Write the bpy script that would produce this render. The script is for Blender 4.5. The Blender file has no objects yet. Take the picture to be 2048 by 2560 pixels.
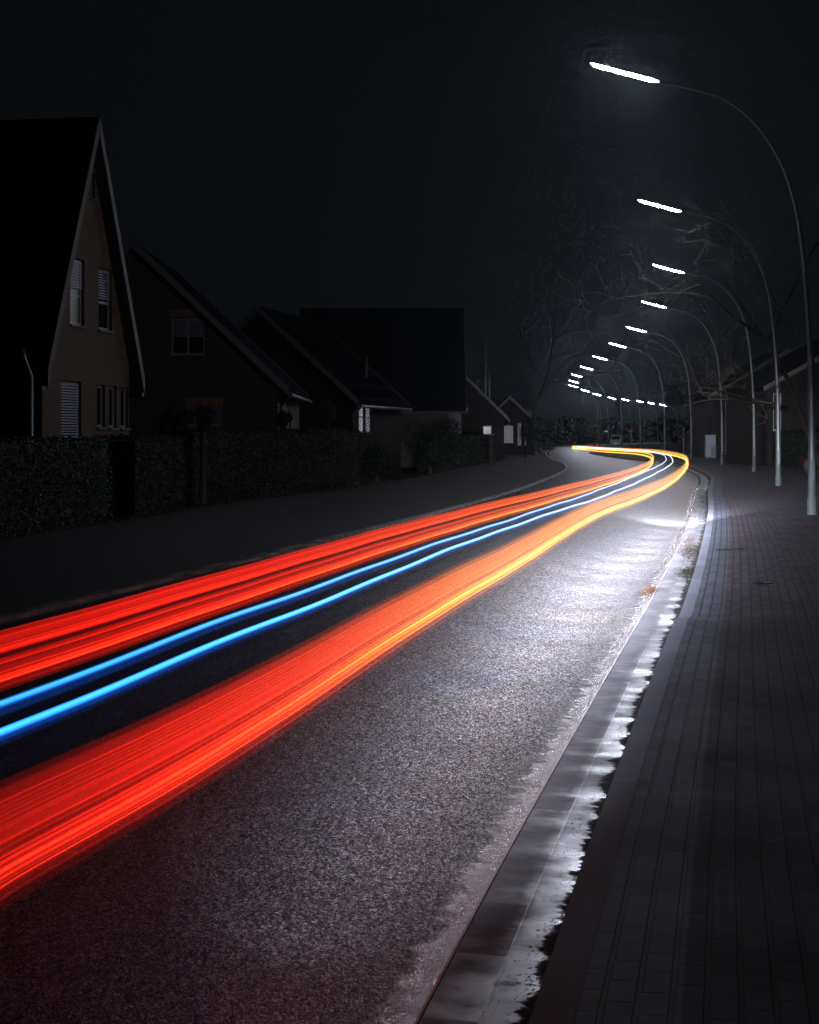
import bpy, bmesh, math, random
from mathutils import Vector, Matrix
from mathutils.geometry import tessellate_polygon
random.seed(7)
R = math.radians
F = 4500.0; HY = 1090.0; CX = 1024.0; CH = 1.7      # focal length in photo pixels, horizon row, centre column, camera height
LIGHT = 800.0      # radiance of the lamp tubes
BEAM = 31.0
AIR = 0.00013       # haze density

scene = bpy.context.scene
col = scene.collection

# ------------------------------------------------------------------ helpers
def P(x, y, Y):                       # measured photo point at distance Y -> world point
    return Vector(((x-CX)*Y/F, Y, CH-(y-HY)*Y/F))
def G(x, y, z=0.0):                   # measured photo point on the plane z
    Y = F*(CH-z)/(y-HY)
    return Vector(((x-CX)*Y/F, Y, z))

def tag(o, label=None, cat=None, group=None, kind=None):
    if label: o['label'] = label
    if cat: o['category'] = cat
    if group: o['group'] = group
    if kind: o['kind'] = kind
    return o
def empty(name, loc, rz=0.0):
    o = bpy.data.objects.new(name, None); col.objects.link(o)
    o.location = loc; o.rotation_euler = (0, 0, rz); o.empty_display_size = .3
    return o
class MB:
    def __init__(s): s.v = []; s.f = []; s.uv = []; s.c = []; s.smooth = []
    def face(s, pts, uv=None, c=None, smooth=False):
        n = len(s.v); s.v += [tuple(p) for p in pts]
        s.f.append(tuple(range(n, n+len(pts)))); s.uv.append(uv or [(p[0], p[2]) for p in pts]); s.c.append(c); s.smooth.append(smooth)
    def box(s, a, b, M=None):
        x0, y0, z0 = a; x1, y1, z1 = b
        c = [Vector(p) for p in ((x0,y0,z0),(x1,y0,z0),(x1,y1,z0),(x0,y1,z0),(x0,y0,z1),(x1,y0,z1),(x1,y1,z1),(x0,y1,z1))]
        loc = c
        w = [M @ p for p in c] if M else c
        for q in ((0,3,2,1),(4,5,6,7),(0,1,5,4),(1,2,6,5),(2,3,7,6),(3,0,4,7)):
            nrm = (loc[q[1]]-loc[q[0]]).cross(loc[q[2]]-loc[q[0]])
            if abs(nrm.z) >= max(abs(nrm.x), abs(nrm.y)): uv = [(loc[i].x, loc[i].y) for i in q]
            elif abs(nrm.x) > abs(nrm.y): uv = [(loc[i].y, loc[i].z) for i in q]
            else: uv = [(loc[i].x, loc[i].z) for i in q]
            s.face([w[i] for i in q], uv)
    def tube(s, pts, rad, n=8, cap=True, c=None):
        pts = [Vector(p) for p in pts]; N = len(pts)
        if not hasattr(rad, '__len__'): rad = [rad]*N
        base = len(s.v)
        t0 = (pts[1]-pts[0]).normalized()
        ref = Vector((0,0,1)) if abs(t0.z) < .9 else Vector((1,0,0))
        side = t0.cross(ref).normalized()
        L = 0
        for i, p in enumerate(pts):
            if i: L += (p-pts[i-1]).length
            t = (pts[min(i+1,N-1)]-pts[max(i-1,0)]).normalized()
            side = (side - t*side.dot(t)).normalized(); up = t.cross(side)
            for k in range(n):
                a = 2*math.pi*k/n
                s.v.append(tuple(p+side*math.cos(a)*rad[i]+up*math.sin(a)*rad[i]))
            if i:
                for k in range(n):
                    k2 = (k+1) % n; b0 = base+(i-1)*n; b1 = base+i*n
                    s.f.append((b0+k, b1+k, b1+k2, b0+k2)); s.uv.append([(k/n, L)]*4); s.smooth.append(True)
                    s.c.append([c[i-1], c[i], c[i], c[i-1]] if c else None)
        if cap:
            for i in (0, N-1):
                q = tuple(base+i*n+k for k in range(n))
                s.f.append(q if i else q[::-1]); s.uv.append([(0,0)]*n); s.smooth.append(False); s.c.append([c[i]]*n if c else None)
    def sphere(s, c, r, seg=10, rings=7, jit=0):
        c = Vector(c); rows = []
        for i in range(rings+1):
            th = math.pi*i/rings; row = []
            for k in range(seg):
                ph = 2*math.pi*k/seg; rr = 1+random.uniform(-jit, jit)
                row.append(c+Vector((r[0]*math.sin(th)*math.cos(ph), r[1]*math.sin(th)*math.sin(ph), r[2]*math.cos(th)))*rr)
            rows.append(row)
        for i in range(rings):
            for k in range(seg):
                k2 = (k+1) % seg
                s.face([rows[i][k], rows[i+1][k], rows[i+1][k2], rows[i][k2]], smooth=True)
    def build(s, name, mat, parent=None, loc=None):
        me = bpy.data.meshes.new(name); me.from_pydata(s.v, [], s.f)
        uvl = me.uv_layers.new(name='UVMap').data
        i = 0
        for u in s.uv:
            for p in u: uvl[i].uv = p; i += 1
        if any(x for x in s.c):
            at = me.attributes.new('glow', 'FLOAT_COLOR', 'CORNER'); i = 0
            for fi, cc in enumerate(s.c):
                for k in range(len(s.f[fi])):
                    at.data[i].color = (*cc[k], 1) if cc else (0,0,0,1); i += 1
        for p, sm in zip(me.polygons, s.smooth): p.use_smooth = sm
        me.materials.append(mat); me.update()
        o = bpy.data.objects.new(name, me); col.objects.link(o)
        if parent: o.parent = parent
        if loc is not None: o.location = loc
        return o

# ------------------------------------------------------------------ materials
def mat(name, base=(.1,.1,.1), rough=.8, metal=0, spec=.5):
    m = bpy.data.materials.new(name); m.use_nodes = True
    b = m.node_tree.nodes['Principled BSDF']
    b.inputs['Base Color'].default_value = (*base, 1); b.inputs['Roughness'].default_value = rough
    b.inputs['Metallic'].default_value = metal; b.inputs['Specular IOR Level'].default_value = spec
    return m
class NT:
    def __init__(s, m): s.m = m; s.t = m.node_tree; s.b = s.t.nodes.get('Principled BSDF')
    def n(s, typ, **kw):
        nd = s.t.nodes.new(typ)
        for k, v in kw.items():
            if hasattr(nd, k): setattr(nd, k, v)
            else: nd.inputs[k.replace('_', ' ')].default_value = v
        return nd
    def l(s, a, b): s.t.links.new(a, b)
    def noise(s, vec, scale, detail=4, rough=.6):
        n = s.n('ShaderNodeTexNoise'); n.inputs['Scale'].default_value = scale; n.inputs['Detail'].default_value = detail
        n.inputs['Roughness'].default_value = rough; s.l(vec, n.inputs['Vector']); return n.outputs['Fac']
    def ramp(s, fac, stops):
        r = s.n('ShaderNodeValToRGB'); e = r.color_ramp.elements
        while len(e) < len(stops): e.new(.5)
        for i, (p, c) in enumerate(stops):
            e[i].position = p; e[i].color = (c, c, c, 1) if not hasattr(c, '__len__') else (*c, 1)
        s.l(fac, r.inputs[0]); return r.outputs[0]
    def math(s, op, a, b=0.0, c=None):
        n = s.n('ShaderNodeMath', operation=op)
        for i, x in enumerate((a, b) if c is None else (a, b, c)):
            if hasattr(x, 'links'): s.l(x, n.inputs[i])
            else: n.inputs[i].default_value = x
        return n.outputs[0]
    def mix(s, f, a, b):
        n = s.n('ShaderNodeMix', data_type='RGBA')
        for i, x in ((0, f), (6, a), (7, b)):
            if hasattr(x, 'links'): s.l(x, n.inputs[i])
            else: n.inputs[i].default_value = x if i == 0 else (*x, 1)
        return n.outputs[2]
    def bump(s, h, strength, dist, prev=None):
        n = s.n('ShaderNodeBump'); n.inputs['Strength'].default_value = strength; n.inputs['Distance'].default_value = dist
        s.l(h, n.inputs['Height'])
        if prev: s.l(prev, n.inputs['Normal'])
        return n.outputs[0]
    def uv(s): return s.n('ShaderNodeTexCoord').outputs['UV']
    def obj(s): return s.n('ShaderNodeTexCoord').outputs['Object']
    def pos(s): return s.n('ShaderNodeNewGeometry').outputs['Position']

def asphalt():
    m = mat('wet_asphalt', (.05,.05,.05), .5); t = NT(m); p = t.pos(); uv = t.uv()
    def cells(scale, sy=1.0):
        mp = t.n('ShaderNodeMapping'); mp.inputs['Scale'].default_value = (scale, scale*sy, scale); t.l(p, mp.inputs['Vector'])
        v = t.n('ShaderNodeTexVoronoi'); v.inputs['Scale'].default_value = 1; t.l(mp.outputs[0], v.inputs['Vector'])
        sp_ = t.n('ShaderNodeSeparateColor'); t.l(v.outputs['Color'], sp_.inputs[0]); return v, sp_
    v, sep = cells(260, .55); v2, sep2 = cells(130, .4); v3, sep3 = cells(60, .3)
    big = t.noise(p, .35, 3); med = t.noise(p, 3.0, 4)
    s1 = t.ramp(sep.outputs[0], [(0, .3), (.5, .6), (.8, 1.2), (1, 5.5)])
    s2 = t.ramp(sep2.outputs[0], [(0, .35), (.6, .75), (1, 3.0)])
    s3 = t.ramp(sep3.outputs[1], [(0, .7), (.6, .95), (1, 1.6)])
    sp = t.math('MULTIPLY', t.math('MULTIPLY', s1, s2), s3)
    warm = t.mix(t.ramp(big, [(.35, 0), (.65, 1)]), (.0130,.0148,.0172), (.0180,.0172,.0155))
    vm = t.n('ShaderNodeVectorMath', operation='SCALE'); t.l(warm, vm.inputs[0]); t.l(sp, vm.inputs['Scale'])
    t.l(vm.outputs[0], t.b.inputs['Base Color'])
    t.l(t.math('MINIMUM', t.math('MULTIPLY', sp, .24), .8), t.b.inputs['Specular IOR Level'])
    su = t.n('ShaderNodeSeparateXYZ'); t.l(uv, su.inputs[0])
    wn = t.math('MULTIPLY', t.noise(p, 7, 5), .34)
    edge = t.math('ADD', t.math('SUBTRACT', su.outputs[0], wn), .13)
    wet = t.ramp(t.math('ADD', t.math('MULTIPLY', edge, 2.2), 1.0), [(.60, 0), (.72, 1)])
    rr = t.math('ADD', t.ramp(sep2.outputs[1], [(0, .40), (1, .60)]), t.math('MULTIPLY', t.math('SUBTRACT', med, .5), .12))
    rr2 = t.n('ShaderNodeMix'); t.l(wet, rr2.inputs[0]); t.l(rr, rr2.inputs[2]); rr2.inputs[3].default_value = .22
    t.l(rr2.outputs[0], t.b.inputs['Roughness'])
    dist = t.ramp(v.outputs['Distance'], [(0, 1), (.6, 0)])
    h = t.math('ADD', dist, t.math('MULTIPLY', t.ramp(v2.outputs['Distance'], [(0, 1), (.7, 0)]), 1.0))
    n1 = t.bump(h, .35, .004); n2 = t.bump(t.noise(p, .9, 3), .15, .01, n1)
    t.l(n2, t.b.inputs['Normal'])
    return m

def bricks_uv(name, c1, c2, mortar, bw, bh, ms=.01, rough=.75, swap=False, bump=.5, spec=.35, wet=False, offset=.5):
    m = mat(name, c1, rough, 0, spec); t = NT(m); uv = t.uv(); p = t.pos()
    vec = uv
    if swap:
        se = t.n('ShaderNodeSeparateXYZ'); cb = t.n('ShaderNodeCombineXYZ'); t.l(uv, se.inputs[0])
        t.l(se.outputs[1], cb.inputs[0]); t.l(se.outputs[0], cb.inputs[1]); vec = cb.outputs[0]
    b = t.n('ShaderNodeTexBrick'); b.offset = offset
    b.inputs['Scale'].default_value = 1; b.inputs['Brick Width'].default_value = bw; b.inputs['Row Height'].default_value = bh
    b.inputs['Mortar Size'].default_value = ms; b.inputs['Mortar Smooth'].default_value = .3; b.inputs['Bias'].default_value = 0
    b.inputs['Color1'].default_value = (*c1, 1); b.inputs['Color2'].default_value = (*c2, 1); b.inputs['Mortar'].default_value = (*mortar, 1)
    t.l(vec, b.inputs['Vector'])
    n = t.noise(p, 40, 4); n2 = t.noise(p, .8, 4)
    dark = t.n('ShaderNodeMix', data_type='RGBA', blend_type='MULTIPLY'); dark.inputs[0].default_value = 1
    t.l(b.outputs['Color'], dark.inputs[6]); t.l(t.ramp(n, [(.3, .65), (.75, 1.25)]), dark.inputs[7])
    t.l(dark.outputs[2], t.b.inputs['Base Color'])
    if wet: rr = t.math('ADD', t.ramp(n2, [(.35, rough-.03), (.65, rough+.05)]), t.math('MULTIPLY', n, .1))
    else: rr = t.math('ADD', t.math('MULTIPLY', n, .2), rough-.1)
    t.l(rr, t.b.inputs['Roughness'])
    h = t.math('ADD', t.math('MULTIPLY', b.outputs['Fac'], -1.0), t.math('MULTIPLY', n, .3))
    t.l(t.bump(h, bump, .004), t.b.inputs['Normal'])
    return m

def gutter_mat():
    m = mat('wet_gutter_slabs', (.09,.09,.095), .4); t = NT(m); uv = t.uv(); p = t.pos()
    se = t.n('ShaderNodeSeparateXYZ'); cb = t.n('ShaderNodeCombineXYZ'); t.l(uv, se.inputs[0])
    t.l(se.outputs[1], cb.inputs[0]); t.l(se.outputs[0], cb.inputs[1])
    b = t.n('ShaderNodeTexBrick'); b.offset = .4; b.inputs['Scale'].default_value = 1
    b.inputs['Brick Width'].default_value = .33; b.inputs['Row Height'].default_value = .17
    b.inputs['Mortar Size'].default_value = .004; b.inputs['Mortar Smooth'].default_value = .2
    b.inputs['Color1'].default_value = (.032,.035,.042,1); b.inputs['Color2'].default_value = (.016,.018,.022,1); b.inputs['Mortar'].default_value = (.012,.012,.012,1)
    t.l(cb.outputs[0], b.inputs['Vector'])
    fine = t.noise(p, 210, 3); big = t.noise(p, 2.2, 5, .65); mid = t.noise(p, 13, 6, .7)
    # u: 0 at the asphalt, .34 at the kerb. Dirt and moss gather against the kerb with a ragged edge
    d = t.math('ADD', t.math('SUBTRACT', se.outputs[0], .335), t.math('MULTIPLY', t.math('ADD', big, t.math('MULTIPLY', mid, .45)), .27))
    dirt = t.ramp(t.math('MULTIPLY', t.math('SUBTRACT', d, .092), 10), [(.42, 0), (.62, 1)])
    colr = t.mix(dirt, b.outputs['Color'], (.008,.008,.006))
    t.l(colr, t.b.inputs['Base Color'])
    sb_ = t.n('ShaderNodeSeparateColor'); t.l(b.outputs['Color'], sb_.inputs[0])
    film = t.math('ADD', t.ramp(t.math('ADD', se.outputs[0], t.math('MULTIPLY', mid, .08)), [(.16, .60), (.235, .36)]), t.math('MULTIPLY', t.math('SUBTRACT', sb_.outputs[0], .024), 9.0))
    r1 = t.math('ADD', film, t.math('MULTIPLY', t.math('SUBTRACT', big, .47), 1.2))
    rm = t.n('ShaderNodeMix'); t.l(dirt, rm.inputs[0]); t.l(r1, rm.inputs[2]); rm.inputs[3].default_value = .85
    t.l(rm.outputs[0], t.b.inputs['Roughness'])
    h = t.math('ADD', t.math('MULTIPLY', b.outputs['Fac'], -1.2), t.math('MULTIPLY', fine, .10))
    h = t.math('ADD', h, t.math('MULTIPLY', t.math('MULTIPLY', dirt, t.noise(p, 160, 4)), 1.6))
    t.l(t.math('SUBTRACT', .5, t.math('MULTIPLY', dirt, .42)), t.b.inputs['Specular IOR Level'])
    t.l(t.bump(h, .5, .003), t.b.inputs['Normal'])
    return m

def noisy(name, c1, c2, scale=8, rough=.85, bump=.4, dist=.01, spec=.3, r2=None):
    m = mat(name, c1, rough, 0, spec); t = NT(m); p = t.pos()
    n = t.noise(p, scale, 5); t.l(t.mix(t.ramp(n, [(.35, 0), (.65, 1)]), c1, c2), t.b.inputs['Base Color'])
    if r2 is not None: t.l(t.ramp(t.noise(p, scale*.3, 4), [(.4, rough), (.6, r2)]), t.b.inputs['Roughness'])
    t.l(t.bump(t.noise(p, scale*5, 3), bump, dist), t.b.inputs['Normal'])
    return m
def leafmat(name, c1, c2, spec=.4):
    m = mat(name, c1, .65, 0, spec); t = NT(m)
    g = t.n('ShaderNodeNewGeometry'); t.l(t.mix(g.outputs['Random Per Island'], c1, c2), t.b.inputs['Base Color'])
    return m
def emis(name, c, s):
    m = mat(name, (.8,.8,.8), .4); b = m.node_tree.nodes['Principled BSDF']
    b.inputs['Emission Color'].default_value = (*c, 1); b.inputs['Emission Strength'].default_value = s
    return m

M = dict(
 joint=mat('pale_joint_sealing', (.09,.09,.095), .25),
 asphalt=asphalt(), gutter=gutter_mat(),
 kerb=bricks_uv('kerb_concrete', (.048,.058,.078), (.032,.039,.053), (.008,.008,.008), 1.0, .5, .006, .72, swap=True, wet=True, spec=.25),
 greybrick=bricks_uv('grey_paving_bricks', (.026,.037,.058), (.008,.011,.017), (.0006,.0006,.001), .2, .096, .010, .66, swap=True, wet=True, spec=.14, bump=.9),
 redbrick=bricks_uv('red_paving_bricks', (.036,.026,.036), (.0085,.0062,.0098), (.0006,.0005,.0006), .2, .096, .010, .72, swap=True, wet=True, spec=.11, bump=.9),
 path=noisy('tarred_footpath', (.0050,.0048,.0056), (.0070,.0068,.0074), 14, .85, .5, .01, .2),
 soil=noisy('dark_grass_soil', (.008,.010,.006), (.016,.014,.009), 5, .95, .8, .04, .1),
 island=noisy('island_soil', (.07,.045,.032), (.035,.025,.02), 6, .9, .8, .04, .2),
 leftkerb=noisy('worn_kerbstone', (.10,.10,.095), (.05,.05,.048), 5, .28, .6, .01, .5, .75),
 orange_brick=bricks_uv('orange_brick_wall', (.062,.037,.018), (.048,.028,.014), (.045,.032,.02), .25, .078, .010, .85),
 brown_brick=bricks_uv('brown_brick_wall', (.028,.021,.015), (.018,.014,.010), (.08,.07,.055), .25, .082, .010, .85),
 olive_brick=bricks_uv('olive_brick_wall', (.03,.026,.013), (.022,.018,.010), (.035,.032,.02), .25, .08, .010, .85),
 red_brick=bricks_uv('red_brick_wall', (.04,.02,.014), (.028,.014,.010), (.04,.033,.025), .25, .08, .010, .85),
 lintel=bricks_uv('lintel_bricks', (.24,.11,.06), (.15,.07,.04), (.06,.05,.04), .085, .3, .012, .85, offset=0),
 roof=bricks_uv('dark_roof_tiles', (.005,.005,.006), (.0035,.0035,.004), (.002,.002,.002), .3, .33, .02, .95, bump=.8, spec=.01),
 white=mat('white_paint', (.13,.135,.15), .45), bright_barge=mat('pale_barge_board', (.075,.08,.09), .7), barge=mat('grey_barge_board', (.045,.047,.053), .7),
 zinc=mat('zinc_gutter', (.06,.065,.075), .5, .4), dark=mat('dark_metal', (.03,.032,.035), .5, .5),
 glass=mat('window_glass', (.006,.007,.009), .12, 0, .5), shutter=mat('pale_shutter', (.13,.145,.18), .5),
 curtain=mat('pale_curtain', (.05,.053,.05), .9), wood=mat('dark_wood', (.04,.03,.022), .7),
 mast=noisy('grey_green_mast_paint', (.022,.032,.030), (.015,.022,.021), 9, .5, .15, .004, .5),
 limb=noisy('dark_limb_bark', (.006,.005,.004), (.004,.0035,.003), 12, .9, .9, .03, .05), bark=noisy('mossy_bark', (.035,.034,.02), (.02,.024,.012), 12, .9, .9, .03, .2),
 twig=noisy('bare_twigs', (.032,.024,.018), (.018,.014,.011), 20, .7, .3, .01, .15),
 leaf_green=leafmat('privet_leaves', (.007,.017,.007), (.016,.030,.014), .35),
 leaf_brown=leafmat('beech_leaves', (.022,.015,.007), (.010,.010,.005), .12),
 leaf_dark=leafmat('dark_evergreen_leaves', (.003,.005,.003), (.006,.010,.005), .1),
 leaf_olive=leafmat('olive_leaves', (.02,.026,.008), (.012,.018,.006), .15),
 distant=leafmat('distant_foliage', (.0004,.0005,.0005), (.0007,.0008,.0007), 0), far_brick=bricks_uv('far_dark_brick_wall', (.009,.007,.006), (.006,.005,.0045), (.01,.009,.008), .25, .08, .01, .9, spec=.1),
 litter=leafmat('dry_fallen_leaves', (.05,.036,.018), (.02,.016,.010), .2),
 rust=leafmat('rust_brown_leaves', (.040,.015,.006), (.018,.008,.004), .1),
 moss=leafmat('wet_moss', (.003,.004,.002), (.008,.007,.003), .12),
 carpaint=mat('dark_green_car_paint', (.02,.05,.04), .25, .3), redcar=mat('dark_red_car_paint', (.012,.003,.003), .45, 0, .2),
 rubber=mat('tyre_rubber', (.015,.015,.015), .8), redlens=mat('red_tail_lens', (.5,.02,.015), .15),
 cabinet=noisy('grey_cabinet_plastic', (.085,.10,.125), (.07,.08,.10), 3, .5, .1, .005, .4),
 plate=mat('white_sign_plate', (.7,.72,.7), .4), ink=mat('black_sign_lettering', (.02,.02,.02), .5),
 iron=noisy('cast_iron', (.003,.003,.003), (.005,.005,.005), 30, .95, .5, .004, .03),
 concrete=noisy('pale_render_wall', (.05,.05,.056), (.04,.04,.044), 4, .8, .3, .01, .3),
 solar=mat('solar_panel_glass', (.0015,.0015,.003), .9, 0, 0),
)
M['tube'] = emis('white_discharge_tube', (.80,.84,1.0), LIGHT)
M['reflection_glow'] = emis('white_reflection_glow', (.82,.80,1.0), 1.6)  # emission imitates street lamps reflected in window glass
M['dimglass'] = emis('dim_lit_blind', (.35,.5,.40), .012)
M['dimglass'].node_tree.nodes['Principled BSDF'].inputs['Base Color'].default_value = (.05,.06,.05,1)
for k_ in ('reflection_glow',): M[k_].node_tree.nodes['Principled BSDF'].inputs['Base Color'].default_value = (.04,.04,.05,1)
M['greenlight'] = emis('green_lit_pane', (.05,.8,.1), .018)
M['blueglint'] = emis('small_blue_lit_pane', (.5,.6,1.0), .06)
for k_ in ('greenlight','blueglint'): M[k_].node_tree.nodes['Principled BSDF'].inputs['Base Color'].default_value = (.01,.01,.01,1)

# trail glow: strands of light that add up where they overlap
tm = bpy.data.materials.new('trail_glow'); tm.use_nodes = True; t = NT(tm); t.t.nodes.clear()
at = t.n('ShaderNodeAttribute', attribute_name='glow'); em = t.n('ShaderNodeEmission'); tr = t.n('ShaderNodeBsdfTransparent')
ad = t.n('ShaderNodeAddShader'); ou = t.n('ShaderNodeOutputMaterial')
t.l(at.outputs['Color'], em.inputs[0]); t.l(em.outputs[0], ad.inputs[0]); t.l(tr.outputs[0], ad.inputs[1]); t.l(ad.outputs[0], ou.inputs[0])
tm.cycles.emission_sampling = 'NONE'
M['trail'] = tm

# ------------------------------------------------------------------ curves of the street
def interp(tab, y):
    if y <= tab[0][0]: i = 0
    else:
        i = len(tab)-2
        for k in range(len(tab)-1):
            if y < tab[k+1][0]: i = k; break
    def slope(k):
        if k == 0: return (tab[1][1]-tab[0][1])/(tab[1][0]-tab[0][0])
        if k == len(tab)-1: return (tab[-1][1]-tab[-2][1])/(tab[-1][0]-tab[-2][0])
        return (tab[k+1][1]-tab[k-1][1])/(tab[k+1][0]-tab[k-1][0])
    x0, y0 = tab[i]; x1, y1 = tab[i+1]; h = x1-x0; u = max(0, min(1, (y-x0)/h))
    m0, m1 = slope(i)*h, slope(i+1)*h
    return (2*u**3-3*u**2+1)*y0+(u**3-2*u**2+u)*m0+(-2*u**3+3*u**2)*y1+(u**3-u**2)*m1
KRt = [(-8,-1.95),(5.2,.373),(7.3,.745),(12.36,1.68),(18.3,2.79),(28,4.55),(39.8,6.6),(52.8,8.75),(62,10.35),(72,12.0),(81,13.2),(101,15.4),(124.6,17.4),(146,19.2),(170,20.6),(195,21.2),(220,22.2),(243,23.8),(266,26.6),(292,30.5),(318,34.9),(349,40.9),(366,45.6),(404,56),(428,62),(470,73)]
KLt = [(-8,-8.3),(10,-4.9),(17.9,-3.4),(27.2,-1.6),(49,2.3),(70,5.4),(90,7.9),(109,9.4),(125,10.1),(139,10.9),(170,12.9),(195,14.6),(220,16.0),(243,17.6),(266,20.4),(292,24.3),(318,28.7),(349,34.7),(366,39.4),(404,50),(428,56),(470,67)]
KR = lambda y: interp(KRt, y)
KL = lambda y: interp(KLt, y)
def ys(a, b):
    out = [a]; y = a
    while y < b:
        y += .35 if y < 20 else (.8 if y < 60 else 2.0); out.append(min(y, b))
    return out
def strip(name, curve, offs, zs, material, a=-8, b=470, parent=None):
    """long strip following a curve; offs = list of offset functions/values across, zs matching heights"""
    mb = MB(); Y = ys(a, b); L = 0; rows = []
    for i, y in enumerate(Y):
        s = (curve(y+.5)-curve(y-.5)); n = Vector((1, -s)).normalized()
        if i: L += math.hypot(Y[i]-Y[i-1], curve(Y[i])-curve(Y[i-1]))
        row = []
        for o, z in zip(offs, zs):
            oo = o(y) if callable(o) else o; zz = z(y) if callable(z) else z
            row.append((Vector((curve(y)+n.x*oo, y+n.y*oo, zz)), (oo, L)))
        rows.append(row)
    for i in range(len(rows)-1):
        for k in range(len(offs)-1):
            q = (rows[i][k], rows[i][k+1], rows[i+1][k+1], rows[i+1][k])
            if k and abs((q[0][0]-q[1][0]).z) > .03 and (q[0][0]-q[1][0]).xy.length < .02: uv = [(q[0][1][0]+(v[0].z), v[1][1]) for v in q]
            else: uv = [v[1] for v in q]
            mb.face([v[0] for v in q], uv, smooth=False)
    o = mb.build(name, material, parent)
    return o

GW = .34     # gutter width
KZ = lambda y: interp([(-8,.10),(15.5,.10),(16.6,.035),(22,.03),(25,.06),(32,.09),(60,.09),(470,.09)], y)

# ground sheet
g = MB(); g.face([(-900,-60,-.05),(900,-60,-.05),(900,1500,-.05),(-900,1500,-.05)])
tag(g.build('ground', M['soil']), kind='structure')
# road: from left kerb to the gutter
mb = MB(); Y = ys(-8, 470); L = 0; rows = []
for i, y in enumerate(Y):
    s = KR(y+.5)-KR(y-.5); c = 1/math.sqrt(1+s*s)
    if i: L += math.hypot(Y[i]-Y[i-1], KR(Y[i])-KR(Y[i-1]))
    xr = KR(y)-GW/c; xl = KL(y)
    rows.append([(Vector((xr+(xl-xr)*k/8, y, .10*(1-abs(k/4-1)**1.5))), ((xl-xr)*k/8*c, L)) for k in range(9)])
for i in range(len(rows)-1):
    for k in range(8):
        q = (rows[i][k+1], rows[i][k], rows[i+1][k], rows[i+1][k+1]); mb.face([v[0] for v in q], [v[1] for v in q], smooth=True)
tag(mb.build('road', M['asphalt']), kind='structure')
# gutter: u runs 0..GW
def gutter():
    mb = MB(); L = 0; rows = []; Y = ys(-8, 470)
    for i, y in enumerate(Y):
        s = (KR(y+.5)-KR(y-.5)); n = Vector((1, -s)).normalized()
        if i: L += math.hypot(Y[i]-Y[i-1], KR(Y[i])-KR(Y[i-1]))
        rows.append([(Vector((KR(y)+n.x*(o-GW), y+n.y*(o-GW), z)), (o, L)) for o, z in ((0,-.01),(.001,.006),(.17,.0),(GW+.01,-.004))])
    for i in range(len(rows)-1):
        for k in range(3):
            q = (rows[i][k], rows[i][k+1], rows[i+1][k+1], rows[i+1][k]); mb.face([v[0] for v in q], [v[1] for v in q])
    return mb.build('gutter', M['gutter'])
tag(gutter(), kind='structure')
# thin pale joint line between asphalt and slabs
tag(strip('road_edge_joint', KR, [-GW-.012, -GW-.011, -GW-.002, -GW-.001], [-.01,.009,.009,-.01], M['joint']), kind='structure')
tag(strip('kerb', KR, [0, .006, .125], [-.02, KZ, lambda y: KZ(y)+.004], M['kerb']), kind='structure')
PZ = lambda y: KZ(y)+.001
PZ2 = lambda y: .10
gb = strip('grey_paving', KR, [.125, .125+.288], [PZ, lambda y: KZ(y)*.7+.03], M['greybrick'])
tag(gb, kind='structure'); gb.name = 'pavement_border'
wide = lambda y: interp([(-8,8),(55,8),(70,6.5),(100,6.0),(140,5),(470,4)], y)
tag(strip('pavement', KR, [.413, 1.2, wide], [lambda y: KZ(y)*.7+.03, .102, .105], M['redbrick']), kind='structure')
# left footpath and kerb
tag(strip('left_kerb', KL, [-.13, -.128, -.006, 0], [-.02,.055,.05,-.02], M['leftkerb']), kind='structure')
HL = [(-8,-12.6),(24,-7.6),(29,-6.6),(35,-5.75),(41,-5.1),(44,-4.75),(61,-1.35),(90,2.2),(127,6.6),(170,9.6),(470,62)]
tag(strip('footpath', KL, [lambda y: -(KL(y)-interp(HL, y))*.97, -.13], [.045,.047], M['path']), kind='structure')

# traffic island, the dark raised bed in the far bend
mb = MB(); N = 40; ring = []
for k in range(N):
    a = 2*math.pi*k/N; ring.append(Vector((16.6+1.15*math.sin(a)+1.0*math.cos(a), 146+27*math.cos(a), 0)))
for k in range(N):
    a, b = ring[k], ring[(k+1) % N]; c = Vector((16.6,146,0)); up = Vector((0,0,.14))
    mb.face([a-Vector((0,0,.02)), b-Vector((0,0,.02)), b+up, a+up])
    a2 = c+(a-c)*.9; b2 = c+(b-c)*.9
    mb.face([a+up, b+up, b2+up*1.3, a2+up*1.3]); mb.face([a2+up*1.3, b2+up*1.3, c+up*2.2])
tag(mb.build('traffic_island', M['island']), kind='structure')

# ------------------------------------------------------------------ street lamps
lamp = empty('street_lamp', (0,0,0))
tag(lamp, 'x', 'street lamp', 'curved street lamps along the pavement')
pts = [(0,0,0),(0,0,.35),(0,0,.36),(0,0,1.2),(-.01,0,2.6),(-.04,0,3.4),(-.1,0,4.4),(-.2,0,5.5),(-.36,0,6.4),(-.62,0,7.15),(-1.0,0,7.78),(-1.45,0,8.24),(-1.95,0,8.52),(-2.5,0,8.68),(-3.1,0,8.80)]
sm = []
for i in range(len(pts)-1):
    for k in range(4 if i > 3 else 1):
        u = k/4 if i > 3 else 0
        p0 = Vector(pts[max(i-1,0)]); p1 = Vector(pts[i]); p2 = Vector(pts[i+1]); p3 = Vector(pts[min(i+2,len(pts)-1)])
        sm.append(.5*((2*p1)+(-p0+p2)*u+(2*p0-5*p1+4*p2-p3)*u*u+(-p0+3*p1-3*p2+p3)*u**3))
sm.append(Vector(pts[-1]))
def prad(z): return interp([(0,.10),(.35,.10),(.36,.084),(2.5,.078),(3.3,.056),(6,.044),(8.8,.03)], z)
mb = MB(); mb.tube(sm, [prad(p.z) for p in sm], 12); mb.build('mast', M['mast'], lamp)
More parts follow.
